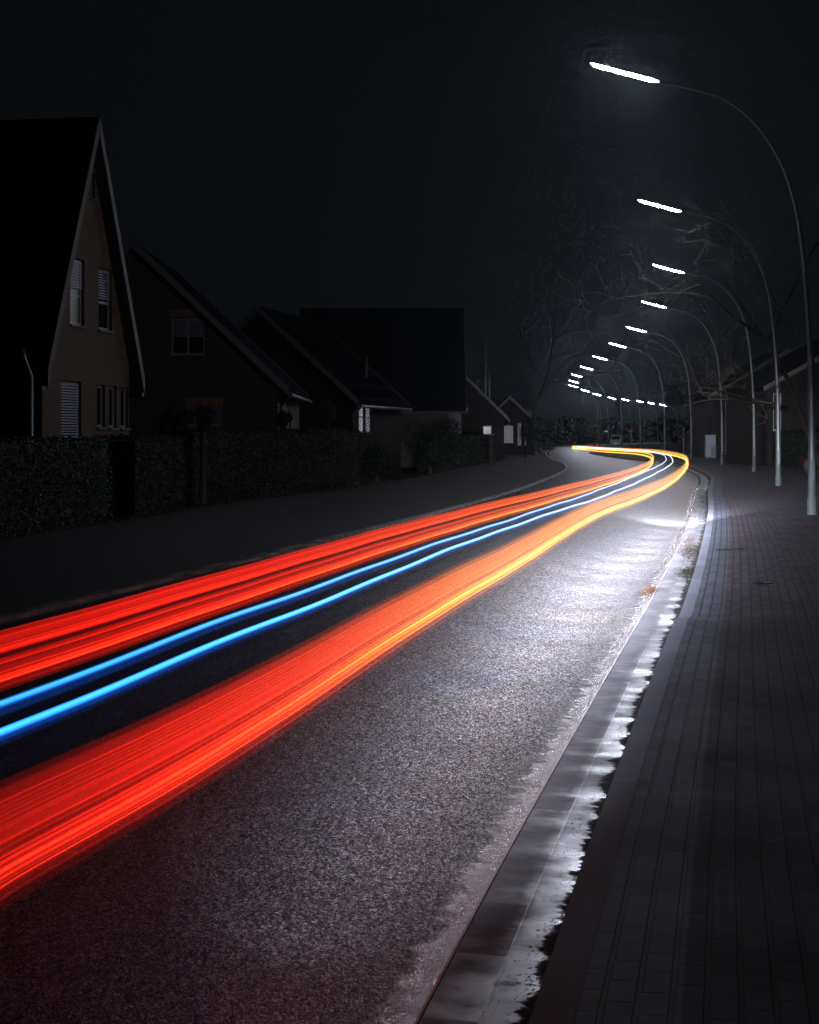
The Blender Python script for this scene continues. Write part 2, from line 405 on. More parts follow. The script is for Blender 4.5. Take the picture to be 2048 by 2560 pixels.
mb = MB(); mb.box((-.03,-.092,.75),(.03,-.080,1.15)); mb.build('service_door', M['dark'], lamp)
mb = MB(); mb.tube([(-.005,0,2.9),(-.02,0,3.25)], .066, 12); mb.build('clamp', M['dark'], lamp)
# luminaire: long slim housing, luminous bowl under it, tilted up towards the road
A = Vector((-3.05,0,8.80)); B = Vector((-4.52,0,9.19)); d = (B-A)
mb = MB()
prof = [(0,.02,.02),(.04,.06,.045),(.12,.085,.06),(.9,.08,.055),(.97,.05,.035),(1,.01,.01)]
nseg = 10; prev = None
for u, w, h in prof:
    c = A+d*u; ringp = []
    for k in range(nseg+1):
        a = math.pi*k/nseg; ringp.append(c+Vector((0, w*math.cos(a), 0))+Vector((.26,0,.97))*h*math.sin(a))
    if prev:
        for k in range(nseg): mb.face([prev[k], prev[k+1], ringp[k+1], ringp[k]], smooth=True)
        mb.face([prev[0], ringp[0], ringp[-1], prev[-1]])
    prev = ringp
house_o = mb.build('luminaire', M['mast'], lamp)
mb = MB(); prev = None
for u, w, h in [(.045,.01,.012),(.09,.05,.04),(.14,.066,.055),(.86,.066,.055),(.93,.05,.04),(.97,.01,.012)]:
    c = A+d*u-Vector((.26,0,.97))*.004; ringp = []
    for k in range(7):
        a = math.pi*k/6; ringp.append(c+Vector((0, w*math.cos(a), 0))-Vector((.26,0,.97))*h*math.sin(a))
    if prev:
        for k in range(6): mb.face([ringp[k], ringp[k+1], prev[k+1], prev[k]], smooth=True)
    prev = ringp
mb.build('diffuser', M['tube'], house_o)
heads = [(36.5,0),(57.6,0),(79.4,0),(100.8,0),(124.6,0),(146,0),(170,0),(195,0),(220,0),(243,0),(266,0),(292,0),(318,0),(349,0),(366,0),(383,0),(404,0),(428,0)]
LX = [8.16,11.8,15.2,17.5,19.5,20.7,21.8,23.0,24.3,25.9,28.0,32.3,36.9,43.0,47.7,52.8,58.0,64.0]
llab = ['nearest and tallest street lamp, curving over the road from the right edge',
 'second nearest street lamp, its arm passing behind bare twigs',
 'third street lamp from the camera, mast rising beside the street name sign',
 'fourth street lamp, mast just right of the tall grey utility cabinet',
 'fifth street lamp, mast rising just outside the outermost point of the light trail bend',
 'sixth street lamp, first mast whose foot is hidden behind the light trails in the bend',
 'seventh street lamp, small, its mast crossing the far row of lights',
 'eighth street lamp, small distant mast beside the white van',
 'ninth street lamp, small, next to the leftmost heads of the row',
 'street lamp whose glowing head reaches farthest left in the curve of lights',
 'street lamp just under the leftmost glowing head, where the row turns back right',
 'distant street lamp at the start of the flat far row of lights',
 'distant street lamp in the flat far row, third head after the turn',
 'distant street lamp in the flat far row, fifth head from its right end',
 'distant street lamp in the flat far row, fourth head from its right end',
 'distant street lamp in the flat far row, third head from its right end',
 'distant street lamp in the flat far row, second head from its right end',
 'farthest street lamp, the last glowing head at the right end of the far row']
def copy_tree(o, parent=None):
    c = o.copy(); col.objects.link(c); c.parent = parent
    for ch in list(o.children): copy_tree(ch, c)
    return c
for i, ((hy, _), lx) in enumerate(zip(heads, LX)):
    o = lamp if i == 0 else copy_tree(lamp)
    o.location = (lx, hy, .08); o['label'] = llab[i]
    o.rotation_euler = (0, 0, R((0, 0, 1.5, -1, 0.5, -1.5, 1)[i % 7]))

# ------------------------------------------------------------------ light trails
def catmull(pts, n=12):
    out = []
    for i in range(len(pts)-1):
        p0 = pts[max(i-1,0)]; p1 = pts[i]; p2 = pts[i+1]; p3 = pts[min(i+2,len(pts)-1)]
        for k in range(n):
            u = k/n; out.append(.5*((2*p1)+(-p0+p2)*u+(2*p0-5*p1+4*p2-p3)*u*u+(-p0+3*p1-3*p2+p3)*u**3))
    out.append(pts[-1]); return out
def path(px, z):
    w = [G(x, y, z) for x, y in px]
    first = w[0]+(w[0]-w[1]).normalized()*.25        # runs on out of the frame
    c = catmull([first]+w, 12)
    for _ in range(60):
        c = [c[0]]+[(c[i]*2+c[i-1]+c[i+1])/4 if c[i].y < 55 and i < len(c)*.7 else c[i] for i in range(1, len(c)-1)]+[c[-1]]
    return c
def ctab(tab, y):
    r = [interp([(a, c[k]) for a, c in tab], y) for k in range(3)]
    return [max(0, v) for v in r]
RED = [(0,(.18,.003,.002)),(4,(.42,.007,.003)),(5.2,(.85,.018,.006)),(7,(1,.055,.01)),(9,(1.05,.14,.015)),(12,(1.1,.27,.03)),(20,(1.1,.36,.05)),(35,(1.0,.40,.08)),(60,(.95,.47,.12)),(85,(.95,.55,.10)),(110,(1.2,.4,.04)),(150,(1.7,.5,.08))]
RED2 = [(0,(.6,.006,.003)),(7,(.7,.009,.004)),(9,(1,.015,.006)),(12,(1.05,.025,.008)),(16,(1.1,.055,.012)),(24,(1.1,.13,.02)),(40,(1.05,.28,.05)),(60,(1.0,.45,.09)),(85,(1.0,.58,.09)),(110,(1.2,.45,.04)),(150,(1.7,.5,.08))]
BLU = [(0,(.02,.24,1.0)),(6,(.04,.34,1.15)),(10,(.12,.45,1.25)),(20,(.35,.6,1.3)),(35,(.55,.75,1.3)),(60,(.9,1,1.3)),(90,(1,1,1.3)),(150,(1.2,1.2,1.3))]
rnd = random.Random(3)
def bundle(mb, cen, n, tfun, dz, rad, amp, tab, lat=.05, wob=.0025, gap=None, phase=0):
    base = [ctab(tab, p.y) for p in cen]
    for _ in range(n):
        tt = tfun()
        if gap and any(abs(tt-g0) < gw for g0, gw in gap): continue
        dl = rnd.gauss(0, lat)*.5; r = rad()
        a = amp(); pts = []; cols = []
        ph = rnd.uniform(0, 6.28); L = 0
        for i, p in enumerate(cen):
            if i: L += (p-cen[i-1]).length
            q = cen[min(i+1,len(cen)-1)]-cen[max(i-1,0)]; nn = Vector((q.y,-q.x,0)).normalized()
            w = wob*(math.sin(L*.9+phase)+.6*math.sin(L*2.3+1+phase)+.5*math.sin(L*.37+ph*.15))
            pts.append(p+nn*dl+Vector((0,0,tt*dz+w)))
            cols.append([v*a for v in base[i]])
        mb.tube(pts, r, 5, cap=False, c=cols)
uni = lambda: max(-.62, min(.62, rnd.uniform(-.5,.5)+rnd.gauss(0,.05)))
# red pair, far side of the lane (upper red band)
pxA = [(-60,1668),(0,1649),(225,1581),(450,1511),(675,1439),(900,1371),(1109,1309),(1230,1277),(1350,1247),(1480,1211),(1560,1188),(1600,1173),(1625,1160),(1632,1147),(1622,1138),(1585,1131),(1506,1126),(1467,1122),(1430,1119)]
cA = path(pxA, .8)
mb = MB()
bundle(mb, cA, 50, uni, .205, lambda: rnd.uniform(.007,.014), lambda: rnd.choice((.05,.08,.12))*.8, RED2, gap=[(.04,.075)])
bundle(mb, cA, 22, uni, .2, lambda: rnd.uniform(.0015,.0035), lambda: rnd.uniform(.08,.3), RED2, gap=[(.04,.06)])
bundle(mb, cA, 7, lambda: rnd.choice((-.42,-.47,-.36))+rnd.gauss(0,.02), .2, lambda: rnd.uniform(.0015,.003), lambda: rnd.uniform(.3,.6), [(a,(c[0],c[1]*2.2,c[2])) for a,c in RED2])
tag(mb.build('light_trail', M['trail']), 'upper red light trail, two bands with a thin dark gap, beside the left kerb', 'light trail', 'long light trails of passing cars')
# lower red band
pxC = [(-60,2152),(0,2110),(225,1995),(450,1879),(675,1750),(900,1611),(1109,1490),(1205,1436),(1352,1355),(1428,1308),(1500,1270),(1593,1240),(1674,1204),(1706,1178),(1718,1160),(1714,1145),(1695,1138),(1674,1134),(1633,1128),(1512,1122),(1431,1117)]
cC = path(pxC, .8)
mb = MB()
bundle(mb, cC, 52, uni, .205, lambda: rnd.uniform(.012,.024), lambda: rnd.choice((.036,.045,.055))*.98, RED, gap=[(-.12,.03)], phase=2)
bundle(mb, cC, 26, uni, .2, lambda: rnd.uniform(.001,.003), lambda: rnd.uniform(.07,.28), RED, gap=[(-.12,.03)], phase=2)
bundle(mb, cC, 10, lambda: -.38+rnd.gauss(0,.035), .2, lambda: rnd.uniform(.001,.0035), lambda: rnd.uniform(.3,.6), [(a,(c[0],c[1]*1.6,c[2])) for a,c in RED], phase=2)
bundle(mb, cC, 6, lambda: rnd.uniform(-.24,-.17), .2, lambda: rnd.uniform(.001,.0025), lambda: rnd.uniform(.3,.5), RED, phase=2)
tag(mb.build('light_trail', M['trail']), 'broad lower red light trail turning orange, nearest the camera across the road', 'light trail', 'long light trails of passing cars')
# blue lines
B1 = [(-60,1783),(0,1763),(225,1680),(450,1589),(675,1508),(900,1425),(1109,1353),(1213,1318),(1350,1274),(1480,1233),(1585,1190),(1645,1166),(1664,1152),(1664,1143),(1652,1135),(1611,1129),(1506,1122),(1441,1117)]
B2 = [(-60,1860),(0,1834),(225,1745),(450,1646),(675,1556),(900,1464),(1109,1379),(1213,1339),(1350,1290),(1480,1252),(1585,1210),(1650,1178),(1677,1162),(1682,1150),(1672,1138),(1650,1133),(1611,1126),(1506,1120),(1445,1116)]
for px, lab, k in ((B1, 'thin bright blue light trail, the upper of the two blue lines', 0), (B2, 'thicker bright blue light trail, the lower of the two blue lines', 1)):
    c = path(px, .9); mb = MB()
    bundle(mb, c, 16, lambda: rnd.gauss(0,.25), .020, lambda: rnd.uniform(.003,.0065)*(1+.35*k), lambda: rnd.uniform(.06,.13), BLU, lat=.012, wob=.004, phase=k*.3)
    bundle(mb, c, 16, lambda: -abs(rnd.gauss(0,.5))-.1, .034, lambda: rnd.uniform(.005,.012), lambda: rnd.uniform(.008,.022), [(a,(cc[0]*.3,cc[1]*.55,cc[2])) for a,cc in BLU], lat=.02, wob=.004, phase=k*.3)
    if k: bundle(mb, c, 16, lambda: -rnd.uniform(.3,2.4), .055, lambda: rnd.uniform(.016,.04), lambda: rnd.uniform(.0001,.0004), [(a,(cc[0]*.3+.03,cc[1]*.6,cc[2])) for a,cc in BLU], lat=.02, wob=.004, phase=k*.3)
    else: bundle(mb, c, 8, lambda: -rnd.uniform(.3,1.4), .05, lambda: rnd.uniform(.012,.03), lambda: rnd.uniform(.0001,.0004), [(a,(cc[0]*.3+.03,cc[1]*.5,cc[2])) for a,cc in BLU], lat=.02, wob=.004)
    tag(mb.build('light_trail', M['trail']), lab, 'light trail', 'long light trails of passing cars')

# unseen spots added for the passing cars' low beams; nearest ones neutral road fill
for k, (y, e) in enumerate([(y_, interp([(3,40),(7,150),(10,420),(14,860),(19,1020),(26,780),(34,430),(44,190),(56,60)], y_)) for y_ in [4+.9*k_+.028*k_*k_ for k_ in range(33)]]):
    i = min(range(len(cC)), key=lambda i: abs(cC[i].y-y)+(1000 if i > len(cC)*.6 else 0)); p = cC[i]; q = cC[min(i+4, len(cC)-1)]
    ld = bpy.data.lights.new('unseen_headlight', 'SPOT'); ld.energy = e*BEAM; ld.color = (.88,.86,1); ld.spot_size = R(32); ld.spot_blend = 1.0; ld.shadow_soft_size = .12
    lo = bpy.data.objects.new('unseen_headlight', ld); col.objects.link(lo)
    n_ = Vector(((q-p).y, -(q-p).x, 0)).normalized(); lo.location = p+n_*.25
    dr = (q-p).normalized()-n_*.03; dr.z = -.15; lo.rotation_euler = dr.to_track_quat('-Z','Y').to_euler()


# ------------------------------------------------------------------ houses
class Wall:
    """vertical wall plane: origin (bottom left seen from outside), u direction, outward normal"""
    def __init__(s, o, u): s.o = Vector((o[0], o[1], 0)); s.u = Vector((u[0], u[1], 0)).normalized(); s.n = Vector((s.u.y, -s.u.x, 0))
    def at(s, a, z, d=0): return s.o+s.u*a+Vector((0,0,z))+s.n*d
    def px(s, x, y):                   # photo point -> wall coordinates
        dr = Vector(((x-CX)/F, 1, -(y-HY)/F)); t = s.o.dot(s.n)/Vector((dr.x,dr.y,0)).dot(s.n) if False else (s.o.xy.dot(s.n.xy))/(dr.xy.dot(s.n.xy))
        p = dr*t; return ((Vector((p.x,p.y,0))-s.o).dot(s.u), p.z+CH)
    def mat(s): return Matrix(((s.u.x,-s.n.x,0,s.o.x),(s.u.y,-s.n.y,0,s.o.y),(0,0,1,0),(0,0,0,1)))
def wall_face(mb, w, outline, holes, rev=.13):
    polys = [[Vector((a, z, 0)) for a, z in outline]]+[[Vector(p+(0,)) for p in ((h[0],h[2]),(h[1],h[2]),(h[1],h[3]),(h[0],h[3]))] for h in holes]
    flat = [p for q in polys for p in q]
    for tri in tessellate_polygon(polys):
        v = [flat[i] for i in tri]
        if (v[1]-v[0]).cross(v[2]-v[0]).z < 0: v = v[::-1]
        mb.face([w.at(p.x, p.y) for p in v], [(p.x, p.y) for p in v])
    for h in holes:
        c = [(h[0],h[2]),(h[1],h[2]),(h[1],h[3]),(h[0],h[3])]
        for k in range(4):
            a, b = c[k], c[(k+1) % 4]
            mb.face([w.at(*a), w.at(*b), w.at(*b, -rev), w.at(*a, -rev)], [(a[0]+a[1],0),(b[0]+b[1],0),(b[0]+b[1],rev),(a[0]+a[1],rev)])
def window(w, h, parent, style='plain', rev=.13, fr=.06, mf='white', name='window'):
    a0, a1, z0, z1 = h; Mx = w.mat(); fb = MB(); d0, d1 = rev-.055, rev-.002
    fb.box((a0,d0,z0),(a0+fr,d1,z1), Mx); fb.box((a1-fr,d0,z0),(a1,d1,z1), Mx)
    fb.box((a0+fr,d0,z0),(a1-fr,d1,z0+fr), Mx); fb.box((a0+fr,d0,z1-fr),(a1-fr,d1,z1), Mx)
    if 'mull' in style: m = (a0+a1)/2; fb.box((m-.03,d0+.005,z0+fr),(m+.03,d1-.004,z1-fr), Mx)
    if 'bar' in style: m = z0+(z1-z0)*.45; fb.box((a0+fr,d0+.006,m-.03),(a1-fr,d1-.005,m+.03), Mx)
    f = fb.build(name, M[mf], parent)
    pb = MB(); pb.box((a0+fr+.001,rev-.03,z0+fr+.001),(a1-fr-.001,rev-.01,z1-fr-.001), Mx)
    pb.build('pane', M['reflection_glow' if 'lit' in style else ('curtain' if 'curtain' in style else ('dimglass' if 'dim' in style else ('greenlight' if 'green' in style else ('blueglint' if 'blue' in style else 'glass'))))], f)
    sill = MB(); sill.box((a0-.04,-.05,z0-.05),(a1+.04,rev-.06,z0-.004), Mx); sill.build('sill', M['barge'], f)
    if 'blind' in style:
        frac = float(style.split('blind')[1].split()[0] or 1); sb = MB(); z = z1-fr; zb = z1-fr-(z1-z0-2*fr)*frac
        while z > zb+.02:
            sb.box((a0+fr*.4,d0-.03,z-.048),(a1-fr*.4,d0-.014,z-.012), Mx); z -= .06
        sb.build('shutter', M['shutter'], f)
    return f
def gable_house(name, label, O, u, width, depth, eave, ridge, wall_m, front=(), right=(), left=(), over=.35, thick=.2, barge='barge', barge_l=None, chim=None, base=-.05, gutter=True):
    root = empty(name, (O[0], O[1], 0)); tag(root, label, 'house')
    inv = Matrix.Translation((-O[0], -O[1], 0))
    wf = Wall(O, u); v = -wf.n; U = wf.u
    O3 = Vector((O[0], O[1], 0))
    wr = Wall(O3+U*width, v); wb = Wall(O3+U*width+v*depth, -U); wl = Wall(O3+v*depth, -v)
    tops = [(0,base),(width,base),(width,eave),(width/2,ridge-.02),(0,eave)]
    mb = MB(); wall_face(mb, wf, tops, [h[0] for h in front]); wall_face(mb, wb, tops, [])
    wall_face(mb, wr, [(0,base),(depth,base),(depth,eave),(0,eave)], [h[0] for h in right])
    wall_face(mb, wl, [(0,base),(depth,base),(depth,eave),(0,eave)], [h[0] for h in left])
    parts = [mb.build('wall', M[wall_m])]
    for W, hs in ((wf, front), (wr, right), (wl, left)):
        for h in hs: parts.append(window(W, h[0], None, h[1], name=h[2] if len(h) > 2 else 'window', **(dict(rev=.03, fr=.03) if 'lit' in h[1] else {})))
    # roof slabs
    rb = MB(); trim = []; sl = (ridge-eave)/(width/2); oe = .35
    ln = math.hypot(width/2+oe, sl*(width/2+oe))
    for sgn in (-1, 1):
        gb2 = MB()
        def pt(s, d, off):     # s: 0 ridge .. 1 eave edge
            a = width/2+sgn*(width/2+oe)*s; z = ridge+.02-sl*(width/2+oe)*s
            return O3+U*a+Vector((0,0,z+off))+v*d
        t_ = thick; D0, D1 = -over, depth+over
        a, b, c, d = pt(0,D0,t_), pt(1,D0,t_), pt(1,D1,t_), pt(0,D1,t_)
        q = [a,b,c,d] if sgn > 0 else [d,c,b,a]
        uvq = [(D0,0),(D0,ln),(D1,ln),(D1,0)]; rb.face(q, uvq if sgn > 0 else uvq[::-1])
        a, b, c, d = pt(0,D0,.03), pt(1,D0,.03), pt(1,D1,.03), pt(0,D1,.03)
        sf = MB(); sf.face([d,c,b,a] if sgn > 0 else [a,b,c,d]); trim.append(sf.build('soffit', M[barge]))
        rb.face([pt(1,D0,.03), pt(1,D1,.03), pt(1,D1,t_), pt(1,D0,t_)])
        for dd, o_ in ((D0, -1), (D1, 1)):
            e0, e1 = dd, dd+o_*.03; bb = MB()
            c8 = [pt(0,e0,-.03), pt(1,e0,-.03), pt(1,e0,t_+.03), pt(0,e0,t_+.03), pt(0,e1,-.03), pt(1,e1,-.03), pt(1,e1,t_+.03), pt(0,e1,t_+.03)]
            for q in ((0,1,2,3),(4,7,6,5),(0,4,5,1),(3,2,6,7),(1,5,6,2)): bb.face([c8[i] for i in q])
            trim.append(bb.build('barge_board', M[barge_l if barge_l and sgn < 0 else barge]))
        if gutter:
            g0 = pt(1,D0+.05,-.02)+U*sgn*.07; g1 = pt(1,D1-.05,-.02)+U*sgn*.07
            gb2.tube([g0, g1], .065, 8); trim.append(gb2.build('rain_gutter', M['zinc']))
    ro = rb.build('roof', M['roof']); parts.append(ro)
    for b_ in trim: b_.parent = ro
    if chim:
        cb = MB(); ca, cd, cw, ch_ = chim; c0 = O3+U*ca+v*cd
        cb.box((-cw/2,-cw/2,ridge-1.2),(cw/2,cw/2,ridge+ch_), Matrix.Translation(c0)); cb.box((-cw/2-.05,-cw/2-.05,ridge+ch_+.001),(cw/2+.05,cw/2+.05,ridge+ch_+.08), Matrix.Translation(c0))
        co = cb.build('chimney', M['brown_brick']); co.parent = ro
    bpy.context.view_layer.update()
    for p in parts:
        p.parent = root; p.matrix_parent_inverse = inv
    return root, wf, wr
def px_open(w, x0, y0, x1, y1):
    a0, z1 = w.px(x0, y0); a1, z1b = w.px(x1, y0); _, z0 = w.px(x0, y1)
    return (a0, a1, z0, z1)

AD = Vector((.205, .979))                      # direction of the road near the houses
# 1: steep brick gable bay
O1 = (-7.75, 38.0); w1 = Wall(O1, AD)
ops1 = [(px_open(w1, 176, 642, 211, 810), 'blind.42 dim bar'), (px_open(w1, 247, 668, 280, 823), 'blind.5 bar'),
        (px_open(w1, 153, 950, 203, 1118), 'blind1', 'window'), (px_open(w1, 243, 962, 263, 1068), 'plain'),
        (px_open(w1, 273, 965, 292, 1069), 'plain'), (px_open(w1, 302, 968, 321, 1070), 'plain'), (px_open(w1, 228, 432, 238, 495), 'plain')]
h1, _, _ = gable_house('brick_house', 'tall narrow orange brick house with a very steep pointed gable, at the left edge', O1, AD, 5.1, 9, 3.40, 8.50, 'orange_brick', front=ops1, over=.25, thick=.36, barge='bright_barge', barge_l='wood')
# low wing left of it with downpipe
wing_o = Vector((-7.75,38,0))-Vector((AD.x,AD.y,0))*13.0+Vector((-1.3,.27,0))
root, wfw, wrw = gable_house('side_wing', 'low dark brick wing with a long tall roof, left of the pointed orange gable', (wing_o.x-7.5*.979, wing_o.y+7.5*.205), (.979,-.205), 7.5, 12.9, 3.35, 9.1, 'brown_brick', over=.2)
root['category'] = 'house'
mb = MB(); q = Vector(P(80, 880, 35.5)); mb.tube([q+Vector((-.2,0,.05)), q+Vector((-.15,0,-.15)), q+Vector((-.02,0,-.5)), Vector((q.x-.02,q.y,.1))], .05, 8)
mb.build('downpipe', M['zinc'], root).matrix_parent_inverse = Matrix.Translation(-root.location)
# 2: brown brick gable facing the camera
O2 = (-13.1, 56.0); w2 = Wall(O2, (1,0))
ops2 = [(px_open(w2, 428, 794, 512, 887), 'mull blind.5'), (px_open(w2, 469, 1016, 553, 1066), 'curtain')]
h2, w2f, w2r = gable_house('brick_house', 'broad brown brick house, gable facing the camera with one white framed upper window', O2, (1,0), 9.0, 11, 3.3, 7.55, 'brown_brick', barge='bright_barge',
    front=ops2, right=[((5.5,6.2,1.2,2.6),'curtain')], over=.3)
mb = MB(); a0,a1,z0,z1 = ops2[1][0]; mb.box((a0-.05,-.012,z1+.01),(a1+.05,.02,z1+.27), w2.mat()); lo = mb.build('lintel', M['lintel'], h2); lo.matrix_parent_inverse = Matrix.Translation(-h2.location)
mb = MB(); a0,a1,z0,z1 = ops2[0][0]; mb.box((a0-.05,-.008,z1+.01),(a1+.05,.02,z1+.25), w2.mat()); lo = mb.build('lintel', M['lintel'], h2); lo.matrix_parent_inverse = Matrix.Translation(-h2.location)
mb = MB(); mb.tube([(-3.75,56.2,3.2),(-3.8,56.2,2.95),(-4.02,56.3,2.6),(-4.02,56.3,0)], .045, 8); lo = mb.build('downpipe', M['dark'], h2); lo.matrix_parent_inverse = Matrix.Translation(-h2.location)
# 3: low house with two bright narrow windows
c3 = Vector((-2.35, 74.5)); O3 = c3-Vector((.979,-.205))*8
w3r = Wall(c3, AD)
def px3(x0,y0,x1,y1):
    a0,a1,z0,z1 = px_open(w3r,x0,y0,x1,y1); return (a0,a1,z0,z1)
ops3 = [(px3(896,996,907,1080), 'lit bar'), (px3(913,998,924,1080), 'lit bar')]  # these panes glow in place of lamp reflections, no light inside
h3, _, _ = gable_house('low_house', 'low house with two tall narrow windows reflecting white lamp light beside a curved downpipe', (O3.x, O3.y), (.979,-.205), 8, 9.5, 3.25, 6.9, 'far_brick', right=ops3, over=.4)
mb = MB()
for k in range(5):
    s = .25+k*.15; a = 4+(4.35)*s; z = 6.9+.25-(3.65/4)*4.35*s
    b0 = Vector((O3.x,O3.y,0))+Vector((.979,-.205,0))*a+Vector((0,0,z+.05)); vv = Vector((AD.x,AD.y,0)); dn = Vector((.979*.45,-.205*.45,-.41))
    p0 = b0+vv*.4; p1 = b0+vv*8.8
    mb.face([p0,p1,p1+dn,p0+dn]); mb.face([p0-Vector((0,0,.04)),p0+dn-Vector((0,0,.04)),p1+dn-Vector((0,0,.04)),p1-Vector((0,0,.04))]); mb.tube([p0+dn,p1+dn],.008,5)
so = mb.build('solar_panel', M['solar'], h3); so.matrix_parent_inverse = Matrix.Translation(-h3.location)
mb = MB(); e = c3+Vector((.35,.1)); mb.tube([(e.x,e.y,3.1),(e.x-.05,e.y,2.85),(e.x-.42,e.y,2.5),(e.x-.5,e.y,2.3),(e.x-.5,e.y,0)], .05, 8); lo = mb.build('downpipe', M['dark'], h3); lo.matrix_parent_inverse = Matrix.Translation(-h3.location)
mb = MB(); mb.tube([P(916,890,80), P(916,945,80)], .05, 8); lo = mb.build('vent_pipe', M['barge'], h3); lo.matrix_parent_inverse = Matrix.Translation(-h3.location)
# 4: house with big dark roof facing the camera
h4, w4, _ = gable_house('large_house', 'house with a huge dark roof slope and a bright metal strip down its right edge', (2.9,100), (0,1), 9.0, 9, 3.45, 8.9, 'olive_brick', over=.25, barge='zinc', front=[((.3,1.2,1.0,2.9),'plain')])
mb = MB(); w4l = Wall((-6.1,100),(1,0)); mb.box((8.25,-.03,.2),(8.95,-.002,3.2), w4l.mat()); lo = mb.build('panel', M['concrete'], h4); lo.matrix_parent_inverse = Matrix.Translation(-h4.location)
# 5: gable beyond
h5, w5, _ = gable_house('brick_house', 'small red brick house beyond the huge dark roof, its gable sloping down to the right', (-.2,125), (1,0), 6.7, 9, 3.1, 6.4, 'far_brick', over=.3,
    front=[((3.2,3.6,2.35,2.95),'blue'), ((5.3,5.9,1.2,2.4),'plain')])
mb = MB()
for dx, z1 in ((5.05,5.9),(5.62,7.1),(5.9,6.2)): mb.tube([(dx,133,3.5),(dx,133,z1)], .09, 8)
mb.tube([(5.62,133,7.1),(5.62,133,8.6)], .02, 6)
lo = mb.build('flue', M['zinc'], h5); lo.matrix_parent_inverse = Matrix.Translation(-h5.location)
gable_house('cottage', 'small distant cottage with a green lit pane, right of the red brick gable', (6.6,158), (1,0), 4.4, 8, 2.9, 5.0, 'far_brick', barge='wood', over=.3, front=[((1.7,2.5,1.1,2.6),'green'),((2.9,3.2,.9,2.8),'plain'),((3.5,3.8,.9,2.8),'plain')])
# chapel spire
sp = empty('chapel', (19*.9,300,0)); tag(sp, 'distant small chapel with a thin pointed spire above the far left roofs', 'chapel')
mb = MB(); mb.box((-.8,-.8,0),(.8,.8,6)); mb.build('tower', M['concrete'], sp)
mb = MB()
for k in range(4):
    c4 = [(-.95,-.95),(.95,-.95),(.95,.95),(-.95,.95)]; a, b = c4[k], c4[(k+1) % 4]; mb.face([(a[0],a[1],6),(b[0],b[1],6),(0,0,11)])
mb.build('spire', M['roof'], sp)
sp.location = (P(1318,1000,300).x, 300, 0)
# right side
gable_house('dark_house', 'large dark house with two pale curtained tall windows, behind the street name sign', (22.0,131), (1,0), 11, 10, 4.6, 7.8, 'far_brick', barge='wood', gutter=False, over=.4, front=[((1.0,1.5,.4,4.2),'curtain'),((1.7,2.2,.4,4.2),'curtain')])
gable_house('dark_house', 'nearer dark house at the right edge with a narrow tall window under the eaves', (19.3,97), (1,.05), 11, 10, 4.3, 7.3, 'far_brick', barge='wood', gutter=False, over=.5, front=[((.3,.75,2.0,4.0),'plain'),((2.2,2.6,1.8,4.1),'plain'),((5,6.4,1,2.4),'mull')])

# ------------------------------------------------------------------ vegetation
def leaf(mb, p, s, nrm=None):
    a = Vector((random.gauss(0,1), random.gauss(0,1), random.gauss(0,1))).normalized()
    if nrm is not None: a = (a*.9+nrm).normalized()
    b = a.orthogonal().normalized(); b.rotate(Matrix.Rotation(random.uniform(0,6.28), 3, a)); c = a.cross(b)
    s *= random.uniform(.6,1.3)
    mb.face([p-b*s, p+c*s*.5, p+b*s, p-c*s*.5])
def hedge(name, label, A_, B_, w, h, leafm, n, size=.035, bump=.06):
    root = empty(name, (A_[0], A_[1], 0)); tag(root, label, 'hedge')
    A3 = Vector((0,0,0)); d = Vector((B_[0]-A_[0], B_[1]-A_[1], 0)); L = d.length; u = d/L; nr = Vector((u.y,-u.x,0))
    core = MB(); Mx = Matrix(((u.x,-nr.x,0,0),(u.y,-nr.y,0,0),(0,0,1,0),(0,0,0,1)))
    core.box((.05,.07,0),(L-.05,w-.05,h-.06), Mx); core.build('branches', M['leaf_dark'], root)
    mb = MB()
    for _ in range(n):
        r = random.random(); a = random.uniform(0,L); z = random.uniform(0,h)
        bu = bump*(math.sin(a*2.1+z*1.7)+math.sin(a*5.3-z*3.1)*.5)*.5
        dd = random.gauss(0,.03)+bu
        if r < .62: p = u*a+nr*dd+Vector((0,0,z)); nn = nr
        elif r < .82: p = u*a-nr*random.uniform(0,w)+Vector((0,0,h+dd)); nn = Vector((0,0,1))
        else: s = random.choice((0,1)); p = u*(L*s+(dd if s else -dd))-nr*random.uniform(0,w)+Vector((0,0,z)); nn = u*(1 if s else -1)
        leaf(mb, p, size, nn)
    mb.build('foliage', M[leafm], root); return root
hedge('hedge', 'clipped dark green leafy hedge at the left edge, in front of the pointed brick gable', (-8.0,22.5), (-5.8,35), 1.2, 1.62, 'leaf_green', 20000, .032)
hedge('hedge', 'short brown hedge beside the dark gap, between the green hedge and the ball tree', (-5.55,36.8), (-5.15,41.6), 1.0, 1.66, 'leaf_brown', 9000, .032)
hedge('hedge', 'long brown beech hedge in front of the broad brown brick house', (-5.2,43.6), (-1.65,60.5), 1.1, 1.85, 'leaf_brown', 16000, .042)
hedge('hedge', 'low dark hedge in front of the house with the huge roof', (1.6,84), (5.8,122), 1.3, 1.7, 'leaf_dark', 9000, .07)
